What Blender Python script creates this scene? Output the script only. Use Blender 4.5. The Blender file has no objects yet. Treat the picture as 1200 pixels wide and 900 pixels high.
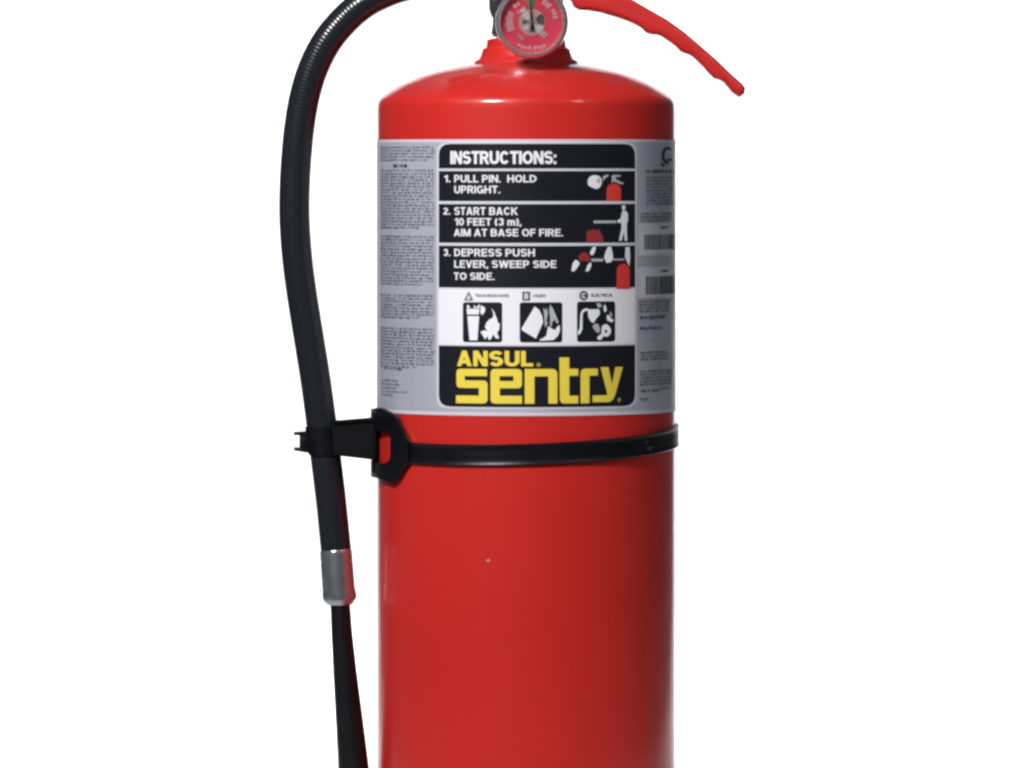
import bpy, bmesh, math, random
from mathutils import Vector, Matrix
from mathutils.geometry import tessellate_polygon

random.seed(7)
sc = bpy.context.scene
COL = sc.collection

# ------------------------------------------------------------------ camera
D, F, HOR, AX = 4.1, 8060.0, 200.0, 616.5     # camera distance, focal length in photo pixels, horizon row, axis column
R = 0.089                                     # cylinder radius (m)
ZC = 810 * D / F                              # camera height
cam_d = bpy.data.cameras.new('camera')
cam = bpy.data.objects.new('camera', cam_d); COL.objects.link(cam)
cam.location = (0, -D, ZC); cam.rotation_euler = (math.radians(90), 0, 0)
cam_d.sensor_width = 36; cam_d.lens = 36 * F / 1200
cam_d.shift_x = (600 - AX) / 1200; cam_d.shift_y = -(450 - HOR) / 1200
cam_d.clip_start = 0.1; cam_d.clip_end = 50
sc.camera = cam

# ------------------------------------------------------------------ light
w = bpy.data.worlds.new('World'); sc.world = w; w.use_nodes = True
bg = w.node_tree.nodes['Background']
bg.inputs[0].default_value = (0.80, 0.86, 1.0, 1); bg.inputs[1].default_value = 0.055

def area(name, loc, target, sx, sy, power, color=(1, 1, 1), spread=180):
    l = bpy.data.lights.new(name, 'AREA'); l.shape = 'RECTANGLE'
    l.size, l.size_y, l.energy, l.color = sx, sy, power, color
    l.spread = math.radians(spread)
    o = bpy.data.objects.new(name, l); COL.objects.link(o)
    o.location = loc
    o.rotation_euler = (Vector(target) - Vector(loc)).to_track_quat('-Z', 'Y').to_euler()
    return o
area('key_softbox', (-1.12, -2.05, 2.05), (0, 0, 0.46), 0.60, 0.50, 4.95, (1, 0.985, 0.965), spread=38)
area('fill_softbox', (1.68, -1.7, 2.05), (0, 0, 0.45), 0.40, 0.40, 0.36, (0.97, 0.98, 1), spread=40)
area('backdrop_light_left', (-1.4, 1.65, 1.6), (-0.25, 3.3, 0.35), 0.7, 0.7, 30, spread=120)
area('backdrop_light_right', (1.4, 1.65, 1.6), (0.25, 3.3, 0.35), 0.7, 0.7, 30, spread=120)
area('backdrop_floor_light', (0.0, 1.2, 1.30), (0.0, 1.32, 0), 0.85, 1.5, 15, spread=55)
area('hair_light', (-0.45, 1.9, 2.2), (0, 0, 0.45), 0.10, 0.10, 1.4)
area('hair_light', (-0.37, 1.9, 2.2), (0, 0, 0.45), 0.10, 0.10, 1.4)

sc.view_settings.view_transform = 'Standard'; sc.view_settings.look = 'None'
sc.view_settings.exposure = 0; sc.view_settings.gamma = 1
sc.view_settings.use_curve_mapping = False
sc.cycles.filter_width = 2.7
sc.cycles.max_bounces = 8

# ------------------------------------------------------------------ helpers
def P(px, py, Y=0.0):
    """a point of the place seen at photo pixel (px, py), Y metres behind the cylinder's axis"""
    return Vector(((px - AX) * (D + Y) / F, Y, ZC - (py - HOR) * (D + Y) / F))
PX = D / F
def zf(py):                                   # height on the front of the cylinder
    return ZC - (py - HOR) * (D - R) / F
def ss(px):                                   # arc length on the cylinder from its front line
    return R * math.asin(max(-1, min(1, (px - AX) / 175.0)))

def mat(name, col, rough=0.5, metal=0.0, spec=0.5, coat=0.0):
    m = bpy.data.materials.new(name); m.use_nodes = True
    b = m.node_tree.nodes['Principled BSDF']
    b.inputs['Base Color'].default_value = (*col, 1)
    b.inputs['Roughness'].default_value = rough
    b.inputs['Metallic'].default_value = metal
    b.inputs['Specular IOR Level'].default_value = spec
    b.inputs['Coat Weight'].default_value = coat
    b.inputs['Coat Roughness'].default_value = 0.06
    return m
def noise_mix(m, c1, c2, scale, detail=3, lo=0.35, hi=0.65, bump=0.0, bscale=None, stretch=(1, 1, 1), rough=None):
    nt = m.node_tree; b = nt.nodes['Principled BSDF']
    tc = nt.nodes.new('ShaderNodeTexCoord'); mp = nt.nodes.new('ShaderNodeMapping')
    mp.inputs['Scale'].default_value = stretch
    nt.links.new(tc.outputs['Object'], mp.inputs[0])
    n = nt.nodes.new('ShaderNodeTexNoise'); n.inputs['Scale'].default_value = scale; n.inputs['Detail'].default_value = detail
    nt.links.new(mp.outputs[0], n.inputs['Vector'])
    r = nt.nodes.new('ShaderNodeMapRange'); r.inputs[1].default_value = lo; r.inputs[2].default_value = hi
    nt.links.new(n.outputs[0], r.inputs[0])
    mx = nt.nodes.new('ShaderNodeMix'); mx.data_type = 'RGBA'
    mx.inputs[6].default_value = (*c1, 1); mx.inputs[7].default_value = (*c2, 1)
    nt.links.new(r.outputs[0], mx.inputs[0]); nt.links.new(mx.outputs[2], b.inputs['Base Color'])
    if rough:
        r2 = nt.nodes.new('ShaderNodeMapRange'); r2.inputs[3].default_value, r2.inputs[4].default_value = rough
        nt.links.new(n.outputs[0], r2.inputs[0]); nt.links.new(r2.outputs[0], b.inputs['Roughness'])
    if bump:
        n2 = nt.nodes.new('ShaderNodeTexNoise'); n2.inputs['Scale'].default_value = bscale or scale; n2.inputs['Detail'].default_value = 2
        nt.links.new(tc.outputs['Object'], n2.inputs['Vector'])
        bp = nt.nodes.new('ShaderNodeBump'); bp.inputs['Strength'].default_value = bump; bp.inputs['Distance'].default_value = 0.0004
        nt.links.new(n2.outputs[0], bp.inputs['Height']); nt.links.new(bp.outputs[0], b.inputs['Normal'])
    return m

M = {}
M['red'] = noise_mix(mat('red_enamel', (.62, .02, .02), .3, 0, .5), (.565, .020, .016), (.60, .024, .019), 9, bump=.06, bscale=160, rough=(.36, .44))
rb_ = M['red'].node_tree.nodes['Principled BSDF']; rb_.inputs['Coat Weight'].default_value = .55; rb_.inputs['Coat Roughness'].default_value = .12; rb_.inputs['Specular IOR Level'].default_value = .25
M['red_cast'] = noise_mix(mat('red_coated_lever', (.6, .02, .02), .38), (.50, .018, .018), (.58, .024, .022), 30, bump=.3, bscale=500)
M['label'] = noise_mix(mat('silver_label_film', (.4, .4, .46), .38, .35, .4), (.55, .56, .65), (.61, .615, .71), 40, stretch=(1, 1, .2))
M['label_edge'] = mat('label_pale_edge', (.72, .70, .78), .4, .1)
M['label_black'] = mat('label_black_ink', (.010, .0105, .017), .38, 0, .35)
M['label_white'] = mat('label_white_ink', (.86, .86, .92), .45)
M['label_line'] = mat('label_pale_line', (.64, .65, .72), .45)
M['label_text'] = mat('label_white_lettering', (.82, .82, .88), .45)
M['yellow'] = mat('label_yellow_ink', (.86, .68, .07), .45)
M['label_red'] = mat('label_red_ink', (.72, .045, .035), .45)
M['label_darkred'] = mat('label_dark_red_ink', (.30, .03, .035), .45)
M['label_palegrey'] = mat('label_pale_grey_ink', (.45, .47, .50), .45)
M['print'] = mat('label_small_grey_print', (.085, .09, .125), .5)
M['print_dark'] = mat('label_small_dark_print', (.035, .037, .06), .5)
M['black_plastic'] = noise_mix(mat('black_nylon', (.006, .006, .008), .36, 0, .35), (.0030, .0032, .0050), (.0055, .006, .008), 60, bump=.25, bscale=700)
M['nozzle'] = noise_mix(mat('black_nozzle_plastic', (.004, .004, .006), .35, 0, .4), (.004, .004, .006), (.006, .006, .009), 60, bump=.2, bscale=400)
M['chrome'] = mat('nickel_plate', (.78, .78, .80), .24, 1)
M['satin'] = mat('bright_satin_metal', (.86, .85, .86), .22, .90)
M['alu'] = noise_mix(mat('aluminium_ferrule', (.5, .52, .56), .28, .9), (.50, .53, .58), (.56, .59, .64), 60, rough=(.22, .32))
M['dial_red'] = mat('dial_red', (.80, .055, .10), .35)
M['dial_green'] = mat('dial_green', (.20, .26, .12), .35)
M['dial_white'] = mat('dial_white', (.95, .93, .93), .35)
M['dial_grey'] = mat('dial_grey', (.10, .10, .12), .35)
M['dial_pink'] = mat('dial_pink_print_glint', (.88, .60, .64), .4)  # pink of the dial print, also of its painted glints
M['dial_pale'] = mat('dial_pale_centre', (.72, .46, .48), .35)
M['chip'] = mat('bare_primer_speck', (.62, .22, .20), .5)
M['paper'] = noise_mix(mat('white_paper_sweep', (.86, .86, .86), .8, 0, .2), (.85, .85, .855), (.87, .87, .87), 3)

# dial lens
g = bpy.data.materials.new('clear_lens'); g.use_nodes = True
gb = g.node_tree.nodes['Principled BSDF']
gb.inputs['Base Color'].default_value = (1, 1, 1, 1); gb.inputs['Roughness'].default_value = 0.03
gb.inputs['Transmission Weight'].default_value = 1; gb.inputs['IOR'].default_value = 1.35
M['glass'] = g

# hose rubber: cloth-wrapped weave running round the tube
h = mat('ribbed_hose_rubber', (.012, .013, .02), .23, 0, .55); M['hose'] = h
nt = h.node_tree; b = nt.nodes['Principled BSDF']
uv = nt.nodes.new('ShaderNodeUVMap'); uv.uv_map = 'UVMap'
def wave(scale_u, scale_v):
    mp = nt.nodes.new('ShaderNodeMapping'); mp.inputs['Scale'].default_value = (scale_u, scale_v, 1)
    nt.links.new(uv.outputs[0], mp.inputs[0])
    wv = nt.nodes.new('ShaderNodeTexWave'); wv.bands_direction = 'X'; wv.inputs['Scale'].default_value = 1.0
    wv.inputs['Distortion'].default_value = 0
    nt.links.new(mp.outputs[0], wv.inputs['Vector']); return wv
w1 = wave(1.40, 1)
bp = nt.nodes.new('ShaderNodeBump'); bp.inputs['Strength'].default_value = .12; bp.inputs['Distance'].default_value = .0007
nt.links.new(w1.outputs[1], bp.inputs['Height']); nt.links.new(bp.outputs[0], b.inputs['Normal'])
nz = nt.nodes.new('ShaderNodeTexNoise'); nz.inputs['Scale'].default_value = 60
mx = nt.nodes.new('ShaderNodeMix'); mx.data_type = 'RGBA'
mx.inputs[6].default_value = (.010, .0115, .017, 1); mx.inputs[7].default_value = (.017, .0195, .027, 1)
nt.links.new(nz.outputs[0], mx.inputs[0]); nt.links.new(mx.outputs[2], b.inputs['Base Color'])

def link(name, bm, m, parent=None, smooth=True, angle=40):
    me = bpy.data.meshes.new(name); bm.normal_update(); bm.to_mesh(me); bm.free()
    me.materials.append(m)
    if smooth:
        me.shade_smooth()
        me.set_sharp_from_angle(angle=math.radians(angle))
    o = bpy.data.objects.new(name, me); COL.objects.link(o)
    if parent: o.parent = parent
    return o

def lathe(bm, prof, axis=(0, 0), seg=96, close=False):
    """prof: list of (radius, z)"""
    rings = []
    for r, z in prof:
        if r < 1e-6: rings.append([bm.verts.new((axis[0], axis[1], z))])
        else: rings.append([bm.verts.new((axis[0] + r * math.cos(2 * math.pi * k / seg), axis[1] + r * math.sin(2 * math.pi * k / seg), z)) for k in range(seg)])
    n = len(rings)
    for i in range(n if close else n - 1):
        A, B = rings[i], rings[(i + 1) % n]
        for k in range(seg):
            a, a2 = A[k % len(A)], A[(k + 1) % len(A)]
            c, c2 = B[k % len(B)], B[(k + 1) % len(B)]
            vs = [a, a2, c2, c]; u = []
            for v in vs:
                if v not in u: u.append(v)
            if len(u) > 2: bm.faces.new(u)
    bmesh.ops.recalc_face_normals(bm, faces=bm.faces)
    return bm

def smooth_prof(pts, n=6):
    """Catmull-Rom through the points"""
    out = []
    for i in range(len(pts) - 1):
        p0, p1, p2, p3 = pts[max(i - 1, 0)], pts[i], pts[i + 1], pts[min(i + 2, len(pts) - 1)]
        for k in range(n):
            t = k / n
            out.append(tuple(0.5 * (2 * p1[j] + (p2[j] - p0[j]) * t + (2 * p0[j] - 5 * p1[j] + 4 * p2[j] - p3[j]) * t * t + (3 * p1[j] - p0[j] - 3 * p2[j] + p3[j]) * t ** 3) for j in range(len(p1))))
    out.append(tuple(pts[-1])); return out

def tube(bm, pts, rad, seg=32, caps=True, uv=False):
    """round tube through 3-D points; rad number or list"""
    n = len(pts); rings = []; L = 0; Ls = []
    up = Vector((0, 1, 0))
    for i, p in enumerate(pts):
        p = Vector(p); a = Vector(pts[max(i - 1, 0)]); c = Vector(pts[min(i + 1, n - 1)])
        if i: L += (p - Vector(pts[i - 1])).length
        Ls.append(L)
        t = (c - a).normalized(); s = t.cross(up).normalized(); u2 = s.cross(t).normalized()
        r = rad[i] if isinstance(rad, (list, tuple)) else rad
        rings.append([bm.verts.new(p + (s * math.cos(2 * math.pi * k / seg) + u2 * math.sin(2 * math.pi * k / seg)) * r) for k in range(seg)])
    lay = bm.loops.layers.uv.new('UVMap') if uv else None
    for i in range(n - 1):
        for k in range(seg):
            k2 = (k + 1) % seg
            f = bm.faces.new((rings[i][k], rings[i][k2], rings[i + 1][k2], rings[i + 1][k]))
            if lay:
                for lp, (a, bb) in zip(f.loops, ((i, k), (i, k + 1), (i + 1, k + 1), (i + 1, k))):
                    lp[lay].uv = (Ls[a] * 1.0 / .01, bb / seg * 4)
    if caps:
        bm.faces.new(rings[0]); bm.faces.new(rings[-1])
    bmesh.ops.recalc_face_normals(bm, faces=bm.faces)

def box(bm, c, s, rot=None, bev=0.0):
    r = bmesh.ops.create_cube(bm, size=1)
    vs = r['verts']
    for v in vs: v.co = Vector((v.co.x * s[0], v.co.y * s[1], v.co.z * s[2]))
    if bev:
        es = {e for v in vs for e in v.link_edges}
        rb = bmesh.ops.bevel(bm, geom=list(es), offset=bev, segments=2, affect='EDGES', profile=.5)
        vs = {v for f in rb['faces'] for v in f.verts} | {v for v in vs if v.is_valid}
    Mx = Matrix.Translation(c) @ (rot or Matrix.Identity(4))
    for v in vs: v.co = Mx @ v.co

def prism(bm, outline, y0, y1, bev=0.0, holes=()):
    """outline of (x, z) extruded in depth from y0 to y1"""
    vs = [bm.verts.new((x, y0, z)) for x, z in outline]
    f = bm.faces.new(vs)
    e = bmesh.ops.extrude_face_region(bm, geom=[f])
    for v in e['geom']:
        if isinstance(v, bmesh.types.BMVert): v.co.y = y1
    fs = [q for q in bm.faces if q.is_valid]
    bmesh.ops.recalc_face_normals(bm, faces=fs)
    if bev:
        rim = [q for q in bm.edges if (abs(q.verts[0].co.y - q.verts[1].co.y) < 1e-7)]
        bmesh.ops.bevel(bm, geom=rim, offset=bev, segments=3, affect='EDGES', profile=.5, clamp_overlap=True)

# ---- flat print wrapped on the cylinder: coordinates are (arc length, height)
def wrap(bm, off, step=.002):
    xs = [v.co.x for v in bm.verts]
    if not xs: return
    k = math.ceil(min(xs) / step)
    while k * step < max(xs):
        bmesh.ops.bisect_plane(bm, geom=bm.verts[:] + bm.edges[:] + bm.faces[:], plane_co=(k * step, 0, 0), plane_no=(1, 0, 0), dist=1e-7)
        k += 1
    for v in bm.verts:
        th = v.co.x / R; r = R + off + v.co.z
        v.co = Vector((r * math.sin(th), -r * math.cos(th), v.co.y))
    bm.normal_update()
    for f in bm.faces:
        c = f.calc_center_median()
        if f.normal.x * c.x + f.normal.y * c.y < 0: f.normal_flip()

def rounded(pts, rad):
    """pts with dict/number of corner radii"""
    out = []; n = len(pts)
    for i, p in enumerate(pts):
        r = rad.get(i, 0) if isinstance(rad, dict) else rad
        if r <= 0: out.append(p); continue
        p = Vector(p); a = (Vector(pts[i - 1]) - p); c = (Vector(pts[(i + 1) % n]) - p)
        r = min(r, a.length * .49, c.length * .49)
        A = p + a.normalized() * r; C = p + c.normalized() * r
        for k in range(5):
            t = k / 4
            q = A * (1 - t) ** 2 + p * 2 * t * (1 - t) + C * t * t
            out.append((q.x, q.y))
    return out
def add_poly(bm, pts, holes=()):
    """pts in photo pixels -> flat (s, z) polygon"""
    loops = [[Vector((ss(x), zf(y), 0)) for x, y in lp] for lp in [pts, *holes]]
    flat = [v for lp in loops for v in lp]
    vs = [bm.verts.new(v) for v in flat]
    for t in tessellate_polygon(loops):
        try: bm.faces.new([vs[i] for i in t])
        except ValueError: pass
def rect(x0, y0, x1, y1): return [(x0, y0), (x1, y0), (x1, y1), (x0, y1)]
def ellipse(cx, cy, rx, ry, n=20): return [(cx + rx * math.cos(2 * math.pi * k / n), cy + ry * math.sin(2 * math.pi * k / n)) for k in range(n)]
def print_obj(name, polys, m, layer, parent):
    bm = bmesh.new()
    for p in polys:
        if isinstance(p, dict): add_poly(bm, p['o'], p['h'])
        else: add_poly(bm, p)
    wrap(bm, .00030 + .00010 * layer)
    return link(name, bm, m, parent, smooth=False)

def arc(cx, cy, rx, ry, a0, a1, n=7):
    return [(cx + rx * math.cos(math.radians(a0 + (a1 - a0) * k / n)), cy + ry * math.sin(math.radians(a0 + (a1 - a0) * k / n))) for k in range(n + 1)]
def glyph(ch, t):
    """grotesque capital as thick strokes: (width, [polylines]); cap height 1, stroke weight t"""
    h = t / 2; T_, B = 1 - h, h; m = .5
    def bowl(w, y0, y1, x0=None):             # D-shaped bowl from the stem
        r = (y1 - y0) / 2; x0 = h if x0 is None else x0; rx = min(r, w - h - x0 - .02)
        return [(x0, y1), (w - h - rx, y1)] + arc(w - h - rx, (y0 + y1) / 2, rx, r, 90, -90, 8)[1:-1] + [(w - h - rx, y0), (x0, y0)]
    def ell(w, a0=90, a1=450): return arc(w / 2, .5, w / 2 - h, .5 - h, a0, a1, 20)
    q = {
     'A': (.76, [[(h * 1.07, 0), (.38, 1)], [(.38, 1), (.76 - h * 1.07, 0)], [(.2, .28), (.56, .28)]]),
     'B': (.68, [[(h, 0), (h, 1)], bowl(.65, .52, T_), bowl(.68, B, .52)]),
     'C': (.72, [ell(.72, 38, 322)]),
     'D': (.72, [[(h, 0), (h, 1)], bowl(.72, B, T_)]),
     'E': (.60, [[(h, 0), (h, 1)], [(h, T_), (.60, T_)], [(h, .52), (.56, .52)], [(h, B), (.60, B)]]),
     'F': (.57, [[(h, 0), (h, 1)], [(h, T_), (.57, T_)], [(h, .49), (.53, .49)]]),
     'G': (.75, [ell(.75, 42, 350), [(.42, .44), (.75, .44)], [(.75 - h, .47), (.75 - h, 0)]]),
     'H': (.70, [[(h, 0), (h, 1)], [(.70 - h, 0), (.70 - h, 1)], [(h, m), (.70 - h, m)]]),
     'I': (t, [[(h, 0), (h, 1)]]),
     'K': (.72, [[(h, 0), (h, 1)], [(.72 - h * 1.1, 1), (h * 1.5, .40)], [(.30, .58), (.72 - h, 0)]]),
     'L': (.56, [[(h, 1), (h, B), (.56, B)]]),
     'M': (.86, [[(h, 0), (h, 1)], [(.86 - h, 0), (.86 - h, 1)], [(h * 1.1, 1), (.43, 0)], [(.43, 0), (.86 - h * 1.1, 1)]]),
     'N': (.71, [[(h, 0), (h, 1)], [(.71 - h, 0), (.71 - h, 1)], [(h * 1.15, 1), (.71 - h * 1.15, 0)]]),
     'O': (.78, [ell(.78)]),
     'P': (.64, [[(h, 0), (h, 1)], bowl(.64, .44, T_)]),
     'Q': (.78, [ell(.78), [(.46, .28), (.74, 0)]]),
     'R': (.68, [[(h, 0), (h, 1)], bowl(.65, .47, T_), [(.36, .47), (.68 - h * .9, 0)]]),
     'S': (.66, [arc(.33, (1.52 - h) / 2, .33 - h, (.48 - h) / 2, 22, 270, 12) + arc(.33, (.52 + h) / 2, .33 - h, (.52 - h) / 2, 90, -158, 12)[1:]]),
     'T': (.62, [[(0, T_), (.62, T_)], [(.31, 0), (.31, 1)]]),
     'U': (.70, [[(h, 1), (h, .35)] + arc(.35, .35, .35 - h, .35 - h, 180, 360, 10)[1:-1] + [(.70 - h, .35), (.70 - h, 1)]]),
     'V': (.70, [[(h * 1.05, 1), (.35, 0)], [(.35, 0), (.70 - h * 1.05, 1)]]),
     'W': (1.02, [[(h, 1), (.28, 0)], [(.28, 0), (.51, 1)], [(.51, 1), (.74, 0)], [(.74, 0), (1.02 - h, 1)]]),
     '1': (.40, [[(.40 - h, 0), (.40 - h, 1)], [(.0, .74), (.40 - h, .84)]]),
     '2': (.58, [arc(.29, .69, .29 - h, .31 - h, 170, -20, 10) + [(h, .13)], [(0, B), (.58, B)]]),
     '3': (.58, [arc(.29, (1.53 - h) / 2, .28 - h, (.47 - h) / 2, 165, -90, 10), arc(.29, (.53 + h) / 2, .29 - h, (.53 - h) / 2, 90, -165, 10)]),
     '0': (.60, [ell(.60)]),
     '(': (.28, [arc(.42, .45, .34, .62, 130, 230, 8)]), ')': (.28, [arc(-.14, .45, .34, .62, 50, -50, 8)]),
     '.': (t, [[(0, h), (t, h)]]), ',': (t, [[(h, t), (h, 0), (h * .4, -.13)]]),
     ':': (t, [[(0, h), (t, h)], [(0, .62), (t, .62)]]), '-': (.30, [[(0, .42), (.30, .42)]]),
     'm': (.82, [[(h, 0), (h, .72)], [(.41, 0), (.41, .62)], [(h, .64), (.60, .64), (.82 - h, .56), (.82 - h, 0)]]),
     ' ': (.30, []),
     '@': (1.0, [arc(.5, .5, .46, .46, 90, 450, 16), [(.38, .25), (.38, .76)], [(.38, .72), (.60, .70), (.60, .50), (.38, .48)], [(.48, .48), (.64, .24)]]),
    }
    return q[ch]
def add_text(bm, s, x0, x1, ytop, ybase, bold=.2, gap=.10):
    S0, S1 = ss(x0), ss(x1); Z0, Z1 = zf(ybase), zf(ytop); H = Z1 - Z0
    W_ = 0; place = []
    for ch in s:
        w_, st = glyph(ch, bold); place.append((W_, st)); W_ += w_ + (gap if ch != ' ' else 0)
    W_ -= gap; kx = (S1 - S0) / W_; n = 0
    for ox, sts in place:
        for st in sts:
            closed = len(st) > 4 and math.dist(st[0], st[-1]) < 1e-6
            pts = st[:-1] if closed else st
            t = bold * (.5 if s == '@' else 1) / 2; N_ = len(pts); pr_ = []
            for i, p in enumerate(pts):
                p = Vector(p)
                a = Vector(pts[i - 1]) if (i or closed) else None
                c = Vector(pts[(i + 1) % N_]) if (i < N_ - 1 or closed) else None
                d1 = (p - a).normalized() if a is not None else (c - p).normalized()
                d2 = (c - p).normalized() if c is not None else d1
                n1 = Vector((-d1.y, d1.x)); n2 = Vector((-d2.y, d2.x)); nn = (n1 + n2)
                nn = nn.normalized() if nn.length > 1e-4 else n1
                k = t / max(.45, nn.dot(n1))
                pr_.append((p + nn * k, p - nn * k))
            off = (n % 4) * .000012; n += 1
            if len(st) == 2 and abs(st[0][0] - st[1][0]) > 1e-4 and abs(st[0][1] - st[1][1]) > .3:      # diagonals end flat on the line
                d = Vector(st[1]) - Vector(st[0]); e = Vector((t * d.length / abs(d.y), 0))
                pr_ = [(Vector(q) + e, Vector(q) - e) for q in st]
            vv = [[bm.verts.new((S0 + (ox + q.x) * kx, Z0 + q.y * H, off)) for q in pair] for pair in pr_]
            for i in range(N_ if closed else N_ - 1):
                a, c = vv[i], vv[(i + 1) % N_]
                bm.faces.new((a[0], a[1], c[1], c[0]))
def text_obj(name, items, m, layer, parent):
    for it in items:                           # one object for each line of print
        bm = bmesh.new(); add_text(bm, *it[0], **it[1])
        wrap(bm, .00030 + .00010 * layer)
        link(name, bm, m, parent, smooth=False)

# ------------------------------------------------------------------ setting: white paper sweep
bm = bmesh.new()
prof = [(-0.35, 0), (0.5, 0), (1.2, 0), (1.8, 0), (2.3, 0)]
def half_width(y): return .80 if y < .5 else min(1.2, .80 + (y - .5) * .15)   # the paper widens towards the wall
for k in range(1, 13):
    a = k / 12 * math.pi / 2
    prof.append((2.3 + 1.0 * math.sin(a), 1.0 - 1.0 * math.cos(a)))
prof.append((3.3, 1.5))
prev = None
for y, z in prof:
    row = [bm.verts.new((x, y, z)) for x in (-half_width(y), half_width(y))]
    if prev: bm.faces.new((prev[0], prev[1], row[1], row[0]))
    prev = row
bd = link('backdrop', bm, M['paper'], angle=80); bd['kind'] = 'structure'
bd['label'] = 'seamless white paper backdrop curving from floor to wall'

# ------------------------------------------------------------------ the extinguisher
ext = bpy.data.objects.new('fire_extinguisher', None); COL.objects.link(ext)
ext['label'] = 'red dry chemical fire extinguisher with silver label and black side hose'
ext['category'] = 'fire extinguisher'

def zp(py): return ZC - (py - HOR) * PX
# body -------------------------------------------------------------
dome = [(44, 66), (56, 71.5), (62, 74.5), (87, 79), (117, 86.5), (143, 97), (156, 104), (166, 110.5), (171.5, 115.5), (174.2, 121), (175, 128)]
pr = smooth_prof([(r * PX, zp(y)) for r, y in dome], 6)
pr = [(r * R / (175 * PX), z) for r, z in pr]
pr += [(R, zp(y)) for y in (300, 520, 760, 960)]
pr += [(R * .998, zp(985)), (R * .98, zp(997)), (R * .94, zp(1005)), (R * .86, .0005), (R * .80, .003), (R * .5, .012), (0, .014)]
bm = bmesh.new(); lathe(bm, pr, seg=160)
body = link('cylinder_body', bm, M['red'], ext, angle=60)

bm = bmesh.new()
col = [(67, 77), (63, 75.6), (61.6, 74.2), (61, 71.8), (59.6, 70.6), (57.4, 70), (55.2, 67.6), (53.4, 64.4), (52.2, 61), (51.8, 58), (50.8, 56.8), (48.4, 56), (47, 53.4), (46.2, 50), (46.6, 47.8), (45.8, 46.4), (42, 45.2), (30, 44)]
lathe(bm, [(r * PX, zp(y)) for r, y in col], seg=72)
link('neck_collar', bm, M['red'], ext, angle=50)

bm = bmesh.new()                      # bare speck in the paint
q = [(573 + math.cos(k) * (2.3 + .5 * math.sin(3 * k)), 657 + math.sin(k) * 1.8) for k in [i * 2 * math.pi / 12 for i in range(12)]]
add_poly(bm, q); wrap(bm, .00012); link('paint_chip', bm, M['chip'], body, smooth=False)
bm = bmesh.new(); add_poly(bm, ellipse(452.5, 693.5, 2.2, .7, 10)); wrap(bm, .00012); link('paint_chip', bm, M['chip'], body, smooth=False)

# valve --------------------------------------------------------------
bm = bmesh.new()
vp = [(0, 44), (34, 44), (40, 43), (41.5, 40), (40, 30), (39.5, 22), (42.5, 17), (44, 10), (44.5, -4), (43, -12), (38, -16), (33, -22), (33, -48), (28, -52), (0, -52)]
lathe(bm, [(r * PX, zp(y)) for r, y in vp], seg=64)
valve = link('valve_body', bm, M['chrome'], ext, angle=35)
bm = bmesh.new()                      # hose outlet on the left of the valve
tube(bm, [P(600, -20, -.004), P(572, -20, -.004), P(560, -20, -.005), P(548, -20, -.006)], [.0085, .0085, .0105, .0105], seg=24)
link('hose_outlet', bm, M['chrome'], valve)
bm = bmesh.new()
tube(bm, [P(617, -50), P(617, -66)], .0045, seg=20)
link('valve_stem', bm, M['chrome'], valve)

# carrying handle ------------------------------------------------------
hd = [(655, -22), (700, -21), (722, -9), (741, 0), (758, 10), (781, 23), (801, 37.3), (820.6, 54), (840, 71), (857, 87.5), (869, 98), (873, 103), (872, 110), (866, 114.5),
      (857.5, 108.5), (848, 97), (842, 93.5), (836, 92), (829, 85), (823.5, 78.5), (815, 70), (809, 65), (803, 63), (798, 61), (791, 54), (784, 49), (776, 43.5), (770, 41), (763, 40.5), (757, 38.5), (750, 32),
      (738, 26), (724, 21), (702, 14.5), (688, 12.5), (679, 12), (672, 8.5), (669, 1), (655, -2)]
bm = bmesh.new()
prism(bm, [(P(x, y).x, P(x, y).z) for x, y in hd], -.012, .012, bev=.0029)
handle = link('carrying_handle', bm, M['red_cast'], ext, angle=35)
bm = bmesh.new()                      # recessed finger channel lip along the middle of the upper face
lev = [(500, -10), (520, -12), (600, -62), (640, -74), (700, -66), (780, -40), (850, 4 - 20), (884, 12 - 20), (886, 2 - 20), (850, -34), (780, -62), (700, -84), (640, -92), (596, -80), (512, -30), (497, -22)]
prism(bm, [(P(x, y - 6).x, P(x, y - 6).z) for x, y in lev], -.013, .013, bev=.002)
link('squeeze_lever', bm, M['red_cast'], ext, angle=35)
bm = bmesh.new()                      # ring pin through the valve
tube(bm, [P(608, -40, -.03), P(608, -40, .03)], .0015, seg=12)
cx = P(608, -40, -.034)
tube(bm, [cx + Vector((.011 * math.cos(a), 0, .011 * math.sin(a) + .011)) for a in [k * 2 * math.pi / 30 for k in range(31)]], .0011, seg=8, caps=False)
link('pull_pin', bm, M['chrome'], valve)

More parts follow.
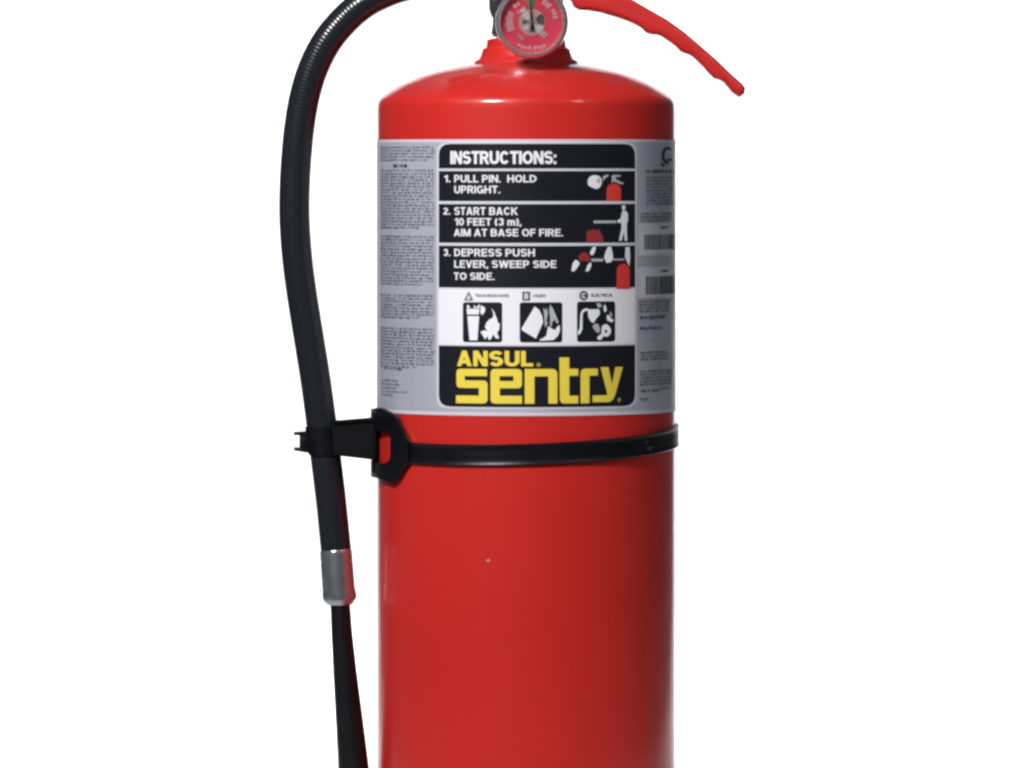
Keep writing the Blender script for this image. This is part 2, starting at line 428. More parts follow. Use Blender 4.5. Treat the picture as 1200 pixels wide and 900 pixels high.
# pressure gauge -------------------------------------------------------
GY = -.058
gc = P(623.3, 26, GY)
gs = (D + GY) / F
gauge = bpy.data.objects.new('pressure_gauge', None)
def yl(bm, prof, seg=64):             # lathe about the viewing-depth axis through the gauge centre
    lathe(bm, prof, seg=seg)
    for v in bm.verts: v.co = Vector((gc.x + v.co.x, gc.y - v.co.z, gc.z + v.co.y))
    bmesh.ops.recalc_face_normals(bm, faces=bm.faces)
bm = bmesh.new()
rp = [(0, -.022), (14, -.022), (14, -.012), (30, -.010), (39, -.008), (42, -.004), (42.8, 0), (42.4, .0024), (41.4, .0038), (40.0, .0046), (37.4, .0047), (36.2, .0034), (35.6, .0010), (35.6, -.0005), (0, -.0005)]
yl(bm, [(r * gs, z) for r, z in rp])
gauge = link('pressure_gauge', bm, M['satin'], ext, angle=35)
def disc(name, r0, r1, a0, a1, z, m, n=40):
    bm = bmesh.new(); prev = None; N = max(2, int(n * abs(a1 - a0) / 360))
    for k in range(N + 1):
        a = math.radians(a0 + (a1 - a0) * k / N)
        cur = [bm.verts.new((gc.x + r * gs * math.sin(a), gc.y - z, gc.z + r * gs * math.cos(a))) for r in (r0, r1)]
        if prev: bm.faces.new((prev[0], prev[1], cur[1], cur[0]))
        prev = cur
    for f in bm.faces:
        f.normal_update()
        if f.normal.y > 0: f.normal_flip()
    return link(name, bm, m, gauge, smooth=False)
disc('dial', 0.01, 36.7, 0, 360, .0003, M['dial_red'], 64)
disc('dial_green_zone', 17, 31, -14, 9, .0005, M['dial_green'])
disc('dial_centre', 0.01, 15.5, 0, 360, .0005, M['dial_pale'])
for a0, a1, r0, r1, m in [(-150, -128, 20, 24, 'dial_pink'), (-112, -62, 22, 31, 'dial_pink'), (-58, -38, 17, 21, 'dial_pink'), (28, 52, 24, 32, 'dial_pink'), (58, 84, 25, 31, 'dial_pink'), (206, 226, 20, 24, 'dial_pink'), (-50, -30, 24, 30, 'dial_pink'),
                         (128, 148, 20, 25, 'dial_pink'), (150, 178, 28, 33, 'dial_pink'), (182, 214, 28, 33, 'dial_pink')]:
    N = max(2, int((a1 - a0) / 7))
    for k in range(N):                # short letter-size marks: unreadable dial print, and some glints painted in
        s0 = a0 + (a1 - a0) * k / N
        disc('dial_print_glint', r0 + random.uniform(0, 1.5), r1 - random.uniform(0, 2), s0, s0 + (a1 - a0) / N * .66, .0007, M[m], 300)
for a, wd_, r0_, r1_, m_ in ((256, 30, 5, 11, 'dial_grey'), (46, 58, 6, 15, 'dial_grey'), (160, 34, 2.5, 12, 'dial_grey'), (300, 40, 5, 14, 'dial_white'), (112, 40, 4, 14.5, 'dial_white'), (215, 26, 6, 12, 'dial_white'), (312, 22, 15.6, 20, 'dial_white'), (126, 22, 15.6, 20, 'dial_pink')):
    disc('centre_mark_and_glint', r0_, r1_, a, a + wd_, .0008, M[m_])  # centre pattern; the pale wedges outside it are glints painted on the dial
bm = bmesh.new()
tip = gc + Vector((-.001, -.0022, .0150)); ta = gc + Vector((.0006, -.0022, -.0045))
for wv_, a_, b_ in ((.0011, ta, gc + Vector((0, -.0022, 0))),):
    pass
o_ = [(ta.x - .0012, ta.z), (ta.x + .0012, ta.z), (gc.x + .0008, gc.z), (tip.x + .0002, tip.z), (tip.x - .0002, tip.z), (gc.x - .0008, gc.z)]
prism(bm, o_, gc.y - .0022, gc.y - .0016)
link('needle', bm, M['black_plastic'], gauge)
bm = bmesh.new(); yl(bm, [(0, .0028), (2.6 * gs, .0026), (3.3 * gs, .0018), (3.3 * gs, .0008)], 20); link('hub', bm, M['chrome'], gauge)
bm = bmesh.new(); yl(bm, [(r * gs, z) for r, z in [(0.0, .0045), (12, .0043), (25, .0038), (35.4, .0030), (35.4, .0024), (25, .0031), (12, .0036), (0.0, .0038)]], 48)
link('lens', bm, M['glass'], gauge, angle=60)

# ------------------------------------------------------------------ label
bm = bmesh.new()
A0, A1 = math.radians(-150), math.radians(150)
N = 150; rows = [163.2, 166.5, 483.6, 487.6]
zz = [zf(y) for y in rows]
def shell(bm, z0, z1, off, th=.00028):
    prev = None
    for k in range(N + 1):
        a = A0 + (A1 - A0) * k / N
        c = [bm.verts.new(((R + o) * math.sin(a), -(R + o) * math.cos(a), z)) for o, z in ((off, z0), (off, z1), (off - th, z1), (off - th, z0))]
        if prev:
            for i in range(4):
                bm.faces.new((prev[i], prev[(i + 1) % 4], c[(i + 1) % 4], c[i]))
        prev = c
    bmesh.ops.recalc_face_normals(bm, faces=bm.faces)
shell(bm, zz[0], zz[3], .00030)
label = link('label', bm, M['label'], ext, angle=30)
label['label'] = 'silver wraparound instruction label'
for z0, z1 in ((zz[0] - .0001, zz[1]), (zz[2], zz[3] + .0001)):
    bm = bmesh.new(); shell(bm, z0, z1, .00040, .00012)
    link('label_border', bm, M['label_edge'], label, angle=30)

L, Rr = 516.6, 741.5
# pale keyline left and right of the centre panel
print_obj('panel_border', [{'o': rounded(rect(L - 2.6, 166.5, Rr + 2.8, 479.5), 13), 'h': []}], M['label_edge'], 1, label)
print_obj('instruction_panel', [rounded(rect(L, 168.5, Rr, 197.5), {0: 13, 1: 13})], M['label_black'], 2, label)
for y0, y1 in ((200.4, 235.8), (239.2, 284.8), (288.2, 337.2)):
    print_obj('instruction_panel', [rect(L, y0, Rr, y1)], M['label_black'], 2, label)
print_obj('symbol_panel', [rect(L, 339.2, Rr, 404.4)], M['label_white'], 2, label)
print_obj('name_panel', [rounded(rect(L, 405.8, Rr, 477.2), {2: 13, 3: 13})], M['label_black'], 2, label)
print_obj('panel_line', [rect(L, 197.5, Rr, 200.4), rect(L, 235.8, Rr, 239.2), rect(L, 284.8, Rr, 288.2)], M['label_line'], 2, label)

T = lambda *a, **k: (a, k)
text_obj('heading_lettering', [T('INSTRUCTIONS:', 530, 651, 177, 192.2, bold=.205, gap=.03)], M['label_text'], 3, label)
text_obj('instruction_lettering', [
    T('1.', 523, 530, 205.2, 213.6, bold=.19), T('PULL PIN.  HOLD', 534.5, 628.5, 205, 213.8, bold=.18, gap=.085), T('UPRIGHT.', 534.5, 587, 217.6, 226.6, bold=.18, gap=.085),
    T('2.', 522, 530, 243.6, 251.6, bold=.19), T('START BACK', 534.5, 607, 242.8, 252, bold=.18, gap=.085), T('10 FEET (3 m),', 535, 611, 255.6, 264.4, bold=.18, gap=.085),
    T('AIM AT BASE OF FIRE.', 534, 658.5, 268.2, 277, bold=.18, gap=.085),
    T('3.', 522, 530, 292, 300.4, bold=.19), T('DEPRESS PUSH', 534.5, 626.5, 291.6, 300.6, bold=.18, gap=.085), T('LEVER, SWEEP SIDE', 534.5, 651, 305.2, 314, bold=.18, gap=.085),
    T('TO SIDE.', 534, 580.5, 319.6, 328.2, bold=.18, gap=.085)], M['label_text'], 3, label)
text_obj('symbol_lettering', [T('TRASH-WOOD-PAPER', 558.5, 597, 344.8, 348.4, bold=.18), T('LIQUIDS', 624.5, 639, 344.8, 348.4, bold=.18), T('ELECTRICAL', 691, 716, 344.6, 348.2, bold=.18)],
         M['print_dark'], 3, label)
# class marks: A in a triangle, B in a square, C in a circle
print_obj('class_symbol', [{'o': [(551, 341.6), (556.4, 352.6), (545.6, 352.6)], 'h': []}], M['print'], 3, label)
text_obj('class_letter', [T('A', 548.8, 553.2, 346, 351.6, bold=.19)], M['label_white'], 4, label)
print_obj('class_symbol', [rect(612.2, 341.8, 621.2, 352.4)], M['print'], 3, label)
text_obj('class_letter', [T('B', 614.7, 619, 343.8, 350.4, bold=.19)], M['label_white'], 4, label)
print_obj('class_symbol', [ellipse(682.3, 346.6, 5.2, 5.8)], M['print'], 3, label)
text_obj('class_letter', [T('C', 679.8, 684.8, 343.4, 349.9, bold=.19)], M['label_white'], 4, label)
# three square pictograms
ic = [(544.3, 354.3, 589.3, 401.3), (609.2, 354.3, 657.8, 401.3), (674.6, 353.6, 718.4, 401)]
for q in ic: print_obj('pictogram_square', [rounded(rect(*q), 3.5)], M['label_black'], 3, label)
W = M['label_white']
flame1 = [(577, 361), (580.5, 366), (583, 373), (584.6, 378.5), (586.6, 379.5), (586, 386), (583.5, 390), (586, 397), (582, 396.5), (579, 392), (576.5, 397.5), (574, 398.5), (572.8, 394), (569.5, 397.8), (566.8, 392.5), (564.4, 389), (569, 387.2), (572.5, 388), (569.6, 383.5), (571.4, 378), (574.6, 374.6), (578.8, 372.2), (579.4, 368)]
print_obj('pictogram', [
    [(548.6, 362), (563.4, 362), (562.6, 368.8), (549.4, 368.8)], [(549.6, 370.6), (563, 370.6), (561, 399), (552, 399)],
    [(549.5, 357), (552.6, 359.5), (552, 361.4), (549, 361.4)], [(557, 357.5), (560, 360.5), (563.5, 356.2), (563.6, 361.2), (557, 361.2)],
    [(564.6, 357.6), (569.6, 360.5), (569.8, 365), (566.4, 369.6), (564.2, 366), (564.9, 362)], flame1], W, 4, label)
print_obj('pictogram', [
    [(626.2, 359.2), (631.2, 362.8), (634.6, 370), (636, 377), (634, 382), (627.6, 396.8), (611.8, 386.8), (611.4, 384.8)],
    [(641.8, 382), (645.4, 385), (649.6, 386.8), (652, 383), (654.6, 380.6), (655, 388), (652.4, 394), (647.8, 398.4), (632.4, 399.4), (631.8, 398), (636.6, 395.6), (639.6, 393.4), (640.4, 388)]], W, 4, label)
print_obj('pictogram', [
    [(636, 360), (638.4, 364), (640, 360.4), (641.2, 368), (639.8, 375.2), (641, 379.4), (638, 384), (637.6, 377), (637.2, 370)],
    [(644, 356.8), (647.4, 362.4), (650.6, 370), (653.6, 377.6), (651.4, 379.2), (648.8, 374.4), (646, 378), (645.6, 383.8), (643.6, 381), (644, 372), (642.6, 364)]], M['label_palegrey'], 4, label)
print_obj('pictogram', [
    [(675.6, 388), (677.6, 385.6), (678.4, 368), (680.2, 363.8), (684, 361.6), (688, 362), (688.2, 364.4), (684, 364.6), (681.4, 366.6), (680.8, 371), (680.6, 386), (678.4, 391), (675.6, 393)],
    rounded([(687, 363), (700.4, 362.6), (700.8, 369), (696.6, 373.6), (693, 379.6), (689.6, 376.2), (687, 371)], 2.4),
    [(706.4, 356.8), (708, 360.6), (708.2, 365), (706.6, 366.8), (705, 363.8), (705, 359.6)],
    [(708.4, 370), (711.4, 369.8), (713.6, 374), (716.8, 375.6), (714.6, 378.6), (712, 377.4), (709, 376)],
    {'o': rounded([(703.4, 382), (708, 380), (711.6, 383), (713.6, 387), (713, 392), (709, 395.6), (704.6, 394), (703.6, 397.4), (700.4, 399.4), (697, 397), (699, 394), (702.6, 392), (702.4, 387)], 1.5), 'h': [ellipse(707.6, 389, 1.6, 2.0, 8)]}], W, 4, label)
print_obj('pictogram', [[(692, 383), (696, 379), (699, 381), (701, 386), (699.6, 391), (695.6, 388.6)], [(696.4, 356), (701, 355.4), (703, 359.6), (699, 361.4)], [(712, 365), (714.6, 368), (714.8, 372.4), (712.4, 370)]], M['label_palegrey'], 4, label)
# small drawings beside the three steps
print_obj('step_drawing', [rounded([(686.6, 213), (688.4, 207.4), (693.4, 205), (699, 205.8), (702.6, 209), (703.2, 214.5), (700.6, 220), (696.4, 221.8), (690.4, 219), (687.2, 217)], 2)], W, 3, label)
print_obj('step_drawing', [ellipse(699.2, 211.6, 2.1, 3.2, 12), [(704, 206.8), (709, 204.4), (711.2, 205.6), (706.4, 209.6), (704.4, 212.4)],
                           [(714, 206), (716.4, 204.8), (725, 205.4), (724.6, 207), (718.2, 207.4), (719.4, 210.2), (725.2, 213.4), (728.4, 214.2), (727.6, 216), (722.8, 215.4), (719, 213), (713.8, 213.4), (714.6, 209.4)]], M['label_palegrey'], 4, label)
def small_ext(x0, x1, yt, yb):
    c = (x0 + x1) / 2; hw = (x1 - x0) / 2
    return [(x0, yb), (x0, yt + 7), (x0 + hw * .25, yt + 3), (c - hw * .3, yt + .5), (c + hw * .3, yt + .5), (x1 - hw * .25, yt + 3), (x1, yt + 7), (x1, yb)]
print_obj('step_drawing', [small_ext(708.4, 725.2, 214.4, 235.4)], M['label_red'], 3, label)
print_obj('step_drawing', [ellipse(728.2, 243.4, 2.2, 3.0, 10),
    [(726.6, 247), (730.6, 247), (733.4, 251), (733.2, 259), (732, 262), (731.8, 270), (732.4, 282.6), (729.4, 282.6), (728.6, 272), (725.6, 282.6), (722.8, 282.4), (725.6, 268), (725.4, 261), (721.4, 261.4), (720.6, 258.6), (724.6, 256.4)],
    ], W, 3, label)
print_obj('step_drawing', [rect(693.6, 258.6, 719.6, 261.8)], M['label_palegrey'], 3, label)
print_obj('step_drawing', [[(685.6, 283.6), (685.2, 274), (687.8, 269), (690.2, 272), (692.6, 268), (696, 271), (699.4, 268.4), (701.6, 273), (704.6, 277), (704.6, 283.6)]], M['label_darkred'], 3, label)
print_obj('step_drawing', [[(668.2, 317), (669.6, 309), (672.6, 304.6), (676, 306), (677.6, 309.4), (674, 315), (670.6, 318.6)],
    [(684.4, 317.6), (686.6, 311), (690.4, 307.4), (691, 312), (688.4, 317.2), (686.2, 318.6)],
    [(689.4, 296), (692.6, 289.6), (696.2, 289), (695.2, 295), (692.6, 299.4), (690.2, 298.8)],
    [(705.6, 302), (707.4, 295), (710.4, 289.2), (713.6, 289.4), (715.2, 296), (716.2, 304), (713.4, 307.6), (708.4, 308.4)],
    [(729.8, 302), (730.4, 290), (735.2, 290), (735.8, 302), (735, 312.6), (732.4, 308)]], W, 3, label)
print_obj('step_drawing', [rect(691, 303.4, 704.6, 306.6), rect(716.6, 303.6, 729, 305.6)], M['label_palegrey'], 3, label)
print_obj('step_drawing', [[(675.8, 302), (679.4, 296.6), (683.4, 295.2), (688.2, 299.2), (690.6, 303.8), (687.6, 307.2), (682.4, 305.2), (679, 307)]], M['label_darkred'], 3, label)
print_obj('step_drawing', [small_ext(720, 735.2, 309, 339)], M['label_red'], 4, label)
# big yellow name
text_obj('name_lettering', [T('ANSUL', 537.6, 624.5, 411.2, 429.4, bold=.215, gap=.07)], M['yellow'], 3, label)
text_obj('registered_mark', [T('@', 628.4, 633, 425.4, 429.6, bold=.2), T('@', 721, 725, 467.6, 472, bold=.2)], M['yellow'], 3, label)
nm = [
 {'o': rounded([(572, 432.6), (537, 432.6), (537, 455), (562.7, 455), (562.7, 463.9), (536.5, 463.9), (536.5, 473), (572.6, 473), (572.6, 446.2), (546.4, 446.2), (546.4, 441), (572, 441)],
               {1: 5, 2: 5, 7: 5.5, 8: 5}), 'h': []},
 {'o': rounded([(576, 432.4), (611.8, 432.4), (611.8, 455), (586.6, 455), (586.6, 463.8), (611.8, 463.8), (611.8, 473), (576, 473)], {0: 5.5, 1: 5.5, 2: 5, 7: 5.5}), 'h': [rounded(rect(586.2, 440.8, 602.2, 446.6), 1.2)]},
 {'o': rounded([(615, 432.4), (652.2, 432.4), (652.2, 473), (642, 473), (642, 441), (626, 441), (626, 473), (615, 473)], {1: 6.5, 4: 1.5}), 'h': []},
 {'o': rounded([(654.5, 419), (665.7, 419), (665.7, 432.4), (676, 432.4), (676, 440.6), (665.7, 440.6), (665.7, 464), (676, 464), (676, 473), (655, 473)], {9: 5.5, 6: 1.2}), 'h': []},
 {'o': rounded([(678.7, 432.4), (698.4, 432.4), (698.4, 440.6), (688.8, 440.6), (688.8, 473), (678.7, 473)], {0: 5.5, 3: 1.2}), 'h': []},
 {'o': [(701.6, 431), (710.6, 431), (714.8, 451), (718.5, 431), (727.3, 431), (718.6, 463), (716.6, 468.4), (713, 471.6), (711, 472), (692.4, 472), (692.4, 464), (708, 464), (709.6, 463)], 'h': []}]
print_obj('name_lettering', nm, M['yellow'], 3, label)

# small print ------------------------------------------------------------
def ticks(x0, x1, y, h, fill=.62):
    """one line of unreadably small print as letter-width marks; returns list of (s0,s1,z0,z1)"""
    out = []; s, e = ss(x0), ss(x1); u = .00050
    while s < e:
        nl = random.randint(1, 8); hh_ = random.uniform(.8, 1.12)
        for _ in range(nl):
            if s > e: break
            wd = u * random.uniform(.8, 1.3)
            k = random.random()
            z1 = zf(y) ; z0 = zf(y + h * hh_ * (1 if k > .3 else .7))
            if k < .15: z1 = zf(y - h * .25)
            if random.random() > .08: out.append((s, s + wd * fill, z0, z1))
            s += wd
        s += u * random.choice((.9, 1.2, 2.2))
    return out
def ticks_obj(name, tl, m, layer):
    bm = bmesh.new()
    for s0, s1, z0, z1 in tl:
        r = R + .0003 + .0001 * layer
        vs = [bm.verts.new((r * math.sin(s / R), -r * math.cos(s / R), z)) for s, z in ((s0, z0), (s1, z0), (s1, z1), (s0, z1))]
        bm.faces.new(vs)
    o = link(name, bm, m, label, smooth=False); o['kind'] = 'stuff'; return o
tl = []; td = []
def block(y0, y1, x0=447.5, x1=511.5, pitch=3.75, first=None):
    y = y0
    while y < y1:
        last = y + pitch >= y1
        tl.extend(ticks(x0, x1 - (random.uniform(6, 28) if last else random.uniform(0, 2.0)), y, 2.5)); y += pitch
block(171.5, 187); td += ticks(463, 480, 192.6, 4, .8)
block(199, 268); block(270.6, 273, 447.5, 455)
block(277, 337); block(340, 342, 447.5, 454)
block(346.5, 376.5); block(380, 382, 447.5, 454)
block(386, 432)
td += ticks(452, 474, 433.5, 3, .7)
for y, xe in ((448, 468), (452.4, 471), (456.8, 466), (461.2, 480), (465.6, 463)): tl.extend(ticks(449, xe, y, 2.6))
ticks_obj('small_print', tl, M['print'], 1)
# right-hand column
tr = []
def rblock(y0, y1, x0, x1, pitch=3.9, jag=3):
    y = y0
    while y < y1: tr.extend(ticks(x0, x1 - random.uniform(0, jag), y - .0, 2.6, .72)); y += pitch
rblock(207, 240, 755, 788.2, jag=.8); rblock(250, 258, 748.5, 786)
td += ticks(754, 788.4, 199.2, 4.2, .85)
rblock(353.5, 366, 747, 784); td += ticks(747.5, 778, 371.8, 4, .8) + ticks(747.5, 772, 384.6, 3.8, .8)
rblock(414, 424.5, 748, 783); rblock(436, 455, 747.5, 786.5); tr += ticks(748, 770, 459, 3, .75) + ticks(772, 784, 457, 3, .75); td += ticks(748, 757, 468.5, 3.4, .8)
ticks_obj('small_print', tr, M['print'], 1)
ticks_obj('small_print', td, M['print_dark'], 2)
# round emblem with a hooked stroke, top right
emb = []
for k in range(15):
    a = math.radians(-50 - k * 17); emb.append((780.2 + 7.2 * math.cos(a), 182 + 10.5 * math.sin(a)))
inn = []
for k in range(15):
    a = math.radians(-50 - (14 - k) * 17); inn.append((780.8 + 4.2 * math.cos(a), 182 + 7.2 * math.sin(a)))
print_obj('emblem', [emb + inn, [(779, 185.6), (786.6, 185.6), (786.4, 189), (779, 188.6)], [(771.6, 190.6), (777, 191.6), (776.6, 195.6), (772.4, 194)]], M['print_dark'], 1, label)
for y0, y1, b0, b1, xx in ((262.5, 300.5, 275.6, 293.4, 752.5), (314, 350.5, 325, 346.5, 754.5)):
    print_obj('barcode_patch', [rect(745.6, y0, 789.6, y1)], M['label_line'], 1, label)
    bars = []; s = xx; S = ss(xx)
    bm = bmesh.new(); r = R + .0005
    while S < ss(789.2):
        wd = random.choice((.00035, .00035, .0007, .0011))
        vs = [bm.verts.new((r * math.sin(q / R), -r * math.cos(q / R), z)) for q, z in ((S, zf(b1)), (S + wd, zf(b1)), (S + wd, zf(b0)), (S, zf(b0)))]
        bm.faces.new(vs); S += wd + random.choice((.00035, .00045, .0008))
    link('barcode', bm, M['print_dark'], label, smooth=False)
    tq = ticks(772, 781, y0 + 3.5, 3.2, .8); ticks_obj('small_print', tq, M['print_dark'], 2)

# ------------------------------------------------------------------ hose
HY = -.012
cen = [(556, -20), (530, -21), (500, -20.5), (470, -15), (446, -6), (425, 5.5), (403, 24.5), (383, 49), (368, 78), (358, 109), (351.4, 145), (347.3, 185), (345.2, 225), (345.4, 262), (348.6, 305), (354.6, 350), (362.6, 400),
       (369.8, 445), (376.6, 495), (381.6, 535), (387.6, 584), (394, 647)]
Ys = [-.005, -.006, -.009, -.012, -.013, -.013] + [HY] * (len(cen) - 6)
pts = smooth_prof([tuple(P(x, y, yy)) for (x, y), yy in zip(cen, Ys)], 10)
bm = bmesh.new(); tube(bm, pts, 18.1 * PX, seg=40, uv=True)
hose = link('hose', bm, M['hose'], ext, angle=60); hose['label'] = 'black ribbed discharge hose'
e0, e1 = Vector(pts[-2]), Vector(pts[-1]); 
f0, f1, f2, f3 = P(393.6, 644.5, HY), P(397.4, 694, HY), P(398.2, 702.5, HY), P(398.6, 708.5, HY)
bm = bmesh.new()
tube(bm, [P(393.5, 643.5, HY), f0, P(393.8, 647, HY), P(396.9, 690, HY), f1, P(397.9, 699, HY), f2, P(398.5, 706.5, HY), f3, P(398.6, 708.6, HY)],
     [a * PX for a in (17.8, 18.6, 19.0, 19.4, 19.9, 20.4, 19.9, 16.5, 15, 12)], seg=40)
link('ferrule', bm, M['alu'], hose, angle=30)
bm = bmesh.new()
tube(bm, [P(398.6, 706, HY), P(400.5, 740, HY), P(404.5, 790, HY), P(410, 850, HY), P(414.4, 900, HY), P(418.6, 950, HY), P(418.8, 952, HY), P(418.0, 943, HY), P(414, 900, HY)],
     [a * PX for a in (11.6, 12.4, 14.2, 16.4, 18.2, 20, 19, 17.5, 12)], seg=36)
link('nozzle', bm, M['nozzle'], hose, angle=40)

# ------------------------------------------------------------------ strap
bm = bmesh.new()
def zs(th): return zf(532.5) + PX * (10.4 * (1 - math.cos(th)) + 5.6 * math.sin(th))
hh = 12.3 * PX
sec = [(.0002, -hh + .0006), (.0009, -hh), (.0019, -hh + .0001), (.0024, -hh + .0006), (.0022, -hh + .0014), (.0019, -hh + .0020), (.0021, -hh * .3), (.0021, hh * .3), (.0019, hh - .0020), (.0022, hh - .0014), (.0024, hh - .0006), (.0019, hh - .0001), (.0009, hh), (.0002, hh - .0006)]
NS = 180; rings = []
for k in range(NS):
    th = 2 * math.pi * k / NS
    rings.append([bm.verts.new(((R + r_) * math.sin(th), -(R + r_) * math.cos(th), zs(th) + z_)) for r_, z_ in sec])
for k in range(NS):
    if 248 * NS / 360 <= k < 306 * NS / 360: continue      # the band ends at the buckle
    a, c = rings[k], rings[(k + 1) % NS]
    for i in range(len(sec)):
        j = (i + 1) % len(sec); bm.faces.new((a[i], a[j], c[j], c[i]))
bmesh.ops.recalc_face_normals(bm, faces=bm.faces)
strap = link('hose_strap', bm, M['black_plastic'], ext, angle=50)
strap['label'] = 'black nylon band holding the hose to the body'
# rivet on the right
bm = bmesh.new()
th = math.asin((754.5 - AX) / 175)
lathe(bm, [(.0034, 0), (.0034, .0008), (.0028, .0013), (0, .0015)], seg=24)
Mx = Matrix.Translation((math.sin(th) * (R + .0019), -math.cos(th) * (R + .0019), zs(th))) @ Matrix.Rotation(th, 4, 'Z') @ Matrix.Rotation(math.radians(90), 4, 'X')
bmesh.ops.transform(bm, matrix=Mx, verts=bm.verts)
link('rivet', bm, M['black_plastic'], strap)
# buckle: six-sided frame with a window, bent round the left of the body
def Z2(thd, py, r=R):
    return ZC - (py - HOR) * (D - r * math.cos(math.radians(thd))) / F
def solid(polys, holes, r0, r1):
    bm = bmesh.new()
    lp = [[Vector((math.radians(a) * R, Z2(a, y), 0)) for a, y in q] for q in [polys, *holes]]
    flat = [v for q in lp for v in q]
    vs = [bm.verts.new(v) for v in flat]
    for t in tessellate_polygon(lp): bm.faces.new([vs[i] for i in t])
    bmesh.ops.recalc_face_normals(bm, faces=bm.faces)
    e = bmesh.ops.extrude_face_region(bm, geom=bm.faces[:])
    for v in e['geom']:
        if isinstance(v, bmesh.types.BMVert): v.co.z = 1
    for v in bm.verts: v.co.z = r1 if v.co.z > .5 else r0
    bmesh.ops.recalc_face_normals(bm, faces=bm.faces)
    lo = min(v.co.x for v in bm.verts); hi = max(v.co.x for v in bm.verts); k = math.ceil(lo / .003)
    while k * .003 < hi:
        bmesh.ops.bisect_plane(bm, geom=bm.verts[:] + bm.edges[:] + bm.faces[:], plane_co=(k * .003, 0, 0), plane_no=(1, 0, 0), dist=1e-7); k += 1
    for v in bm.verts:
        t = v.co.x / R; r = R + v.co.z
        v.co = Vector((r * math.sin(t), -r * math.cos(t), v.co.y))
    bmesh.ops.recalc_face_normals(bm, faces=bm.faces)
    return bm
def th_(px): return -math.degrees(math.asin((AX - px) / 182.5))
outl = rounded([(-112, 492), (-104, 481), (th_(446), 477.5), (th_(464), 486), (th_(477), 511), (th_(480), 517.5), (th_(480), 542), (th_(476.5), 545), (th_(467), 561), (th_(460), 566), (th_(448), 561), (-104, 556), (-112, 545)],
               {1: 4, 2: 3, 3: 3, 4: 2, 8: 3, 9: 3, 11: 4})
win = rounded([(-106, 505), (th_(455), 505), (th_(459), 509), (th_(459), 537), (th_(453), 543), (-106, 538)], 2)
bm = solid(outl, [win], .0012, .0038)
buckle = link('buckle', bm, M['black_plastic'], strap, angle=35)
for py, xx in ((484.5, 442), (550, 442)):
    bm = bmesh.new()
    p = P(xx, py, -.006)
    tube(bm, [p + Vector((0, -.007, 0)), p + Vector((0, -.0062, 0)), p + Vector((0, .010, 0))], [.0028, .0038, .0038], seg=24)
    for v in bm.verts: pass
    link('buckle_pin', bm, M['black_plastic'], buckle)
bm = bmesh.new()
hexa_l = [P(435.6, 481, -.022), P(435.6, 481, .012), P(435.6, 556, .012), P(435.6, 556, -.022)]
hexa_r = [P(442, 480, -.022), P(442, 480, .012), P(442, 557, .012), P(442, 557, -.022)]
vs = [bm.verts.new(p) for p in hexa_l + hexa_r]
for q in ((0, 1, 2, 3), (4, 5, 6, 7), (0, 1, 5, 4), (1, 2, 6, 5), (2, 3, 7, 6), (3, 0, 4, 7)): bm.faces.new([vs[i] for i in q])
bmesh.ops.recalc_face_normals(bm, faces=bm.faces)
bmesh.ops.bevel(bm, geom=bm.edges[:], offset=.0012, segments=2, affect='EDGES')
link('buckle_post', bm, M['black_plastic'], buckle, angle=35)
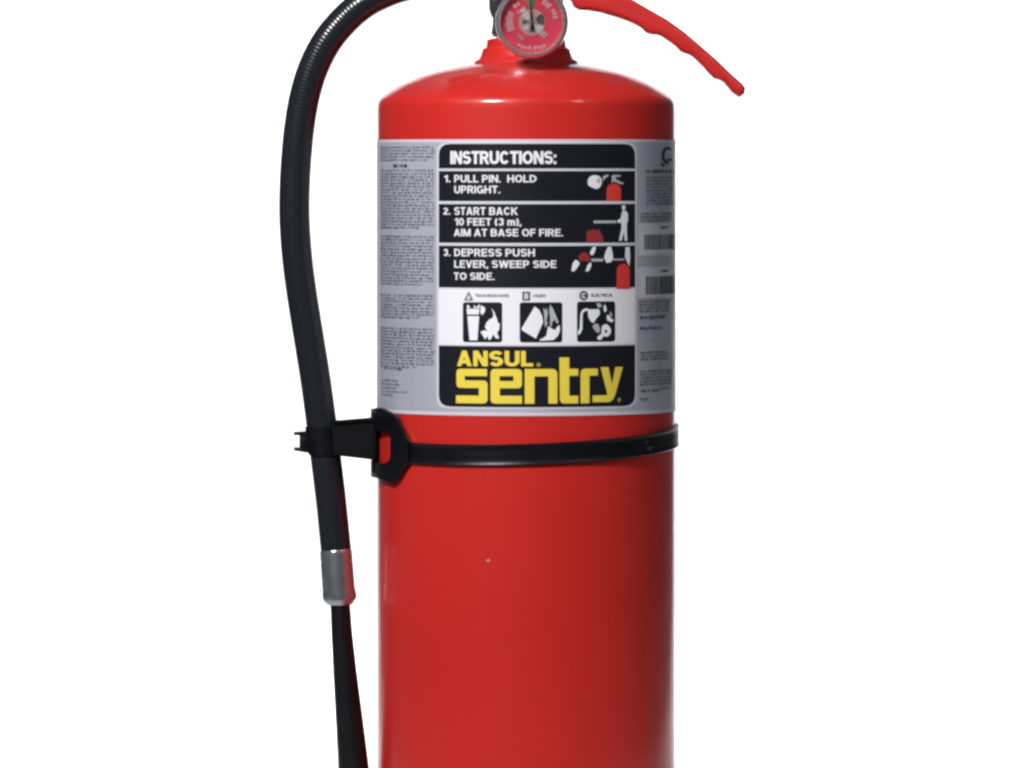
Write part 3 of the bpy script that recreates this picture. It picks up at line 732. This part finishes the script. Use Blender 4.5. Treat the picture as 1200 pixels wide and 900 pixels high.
# arm from the body out to the hose
bm = bmesh.new()
def hexa(bm, L4, R4, bev=.0012):
    vs = [bm.verts.new(p) for p in L4 + R4]
    for q in ((0, 1, 2, 3), (4, 5, 6, 7), (0, 1, 5, 4), (1, 2, 6, 5), (2, 3, 7, 6), (3, 0, 4, 7)): bm.faces.new([vs[i] for i in q])
    return vs
ya, yb = HY - .012, HY + .016
hexa(bm, [P(390, 494.5, ya), P(390, 494.5, yb), P(390, 531.5, yb), P(390, 531.5, ya)], [P(440.5, 490.5, ya), P(440.5, 490.5, yb), P(440.5, 537, yb), P(440.5, 537, ya)])
bmesh.ops.recalc_face_normals(bm, faces=bm.faces)
bmesh.ops.bevel(bm, geom=bm.edges[:], offset=.0010, segments=2, affect='EDGES')
arm = link('strap_arm', bm, M['black_plastic'], strap, angle=35)
for y0, y1, y2, y3 in ((492.5, 496.5, 488.6, 493.6), (529.6, 533.6, 534.4, 539.4)):   # flanges
    bm = bmesh.new()
    hexa(bm, [P(391, y0, ya - .002), P(391, y0, yb + .002), P(391, y1, yb + .002), P(391, y1, ya - .002)], [P(440, y2, ya - .002), P(440, y2, yb + .002), P(440, y3, yb + .002), P(440, y3, ya - .002)])
    bmesh.ops.recalc_face_normals(bm, faces=bm.faces)
    bmesh.ops.bevel(bm, geom=bm.edges[:], offset=.0005, segments=2, affect='EDGES')
    link('arm_flange', bm, M['black_plastic'], strap, angle=35)
# ring round the hose, open on the left between two lips
bm = bmesh.new()
c0, c1 = P(376.9, 500, HY), P(381.0, 533, HY)
dvec = (c1 - c0)
ns = 40; inner, outer = 18.4 * PX, 20.6 * PX
rg = []
for i in range(ns + 1):
    a = math.radians(200 + 320 * i / ns)      # gap centred on the left (180 deg)
    d = Vector((math.cos(a), math.sin(a), 0))
    rg.append([bm.verts.new(c0 + d * inner), bm.verts.new(c0 + d * outer), bm.verts.new(c1 + d * outer), bm.verts.new(c1 + d * inner)])
for i in range(ns):
    for j in range(4):
        bm.faces.new((rg[i][j], rg[i][(j + 1) % 4], rg[i + 1][(j + 1) % 4], rg[i + 1][j]))
bm.faces.new(rg[0]); bm.faces.new(rg[-1][::-1])
bmesh.ops.recalc_face_normals(bm, faces=bm.faces)
clip = link('hose_clip', bm, M['black_plastic'], strap, angle=35)
bm = bmesh.new()
box(bm, P(357, 517, HY), (12 * PX, .010, 18 * PX), bev=.0004)
box(bm, P(353, 507.5, HY), (17 * PX, .012, 4.2 * PX), rot=Matrix.Rotation(math.radians(-3), 4, 'Y'), bev=.0004)
box(bm, P(353, 527, HY), (17 * PX, .012, 4.2 * PX), rot=Matrix.Rotation(math.radians(10), 4, 'Y'), bev=.0004)
link('clip_lip', bm, M['black_plastic'], strap, angle=35)
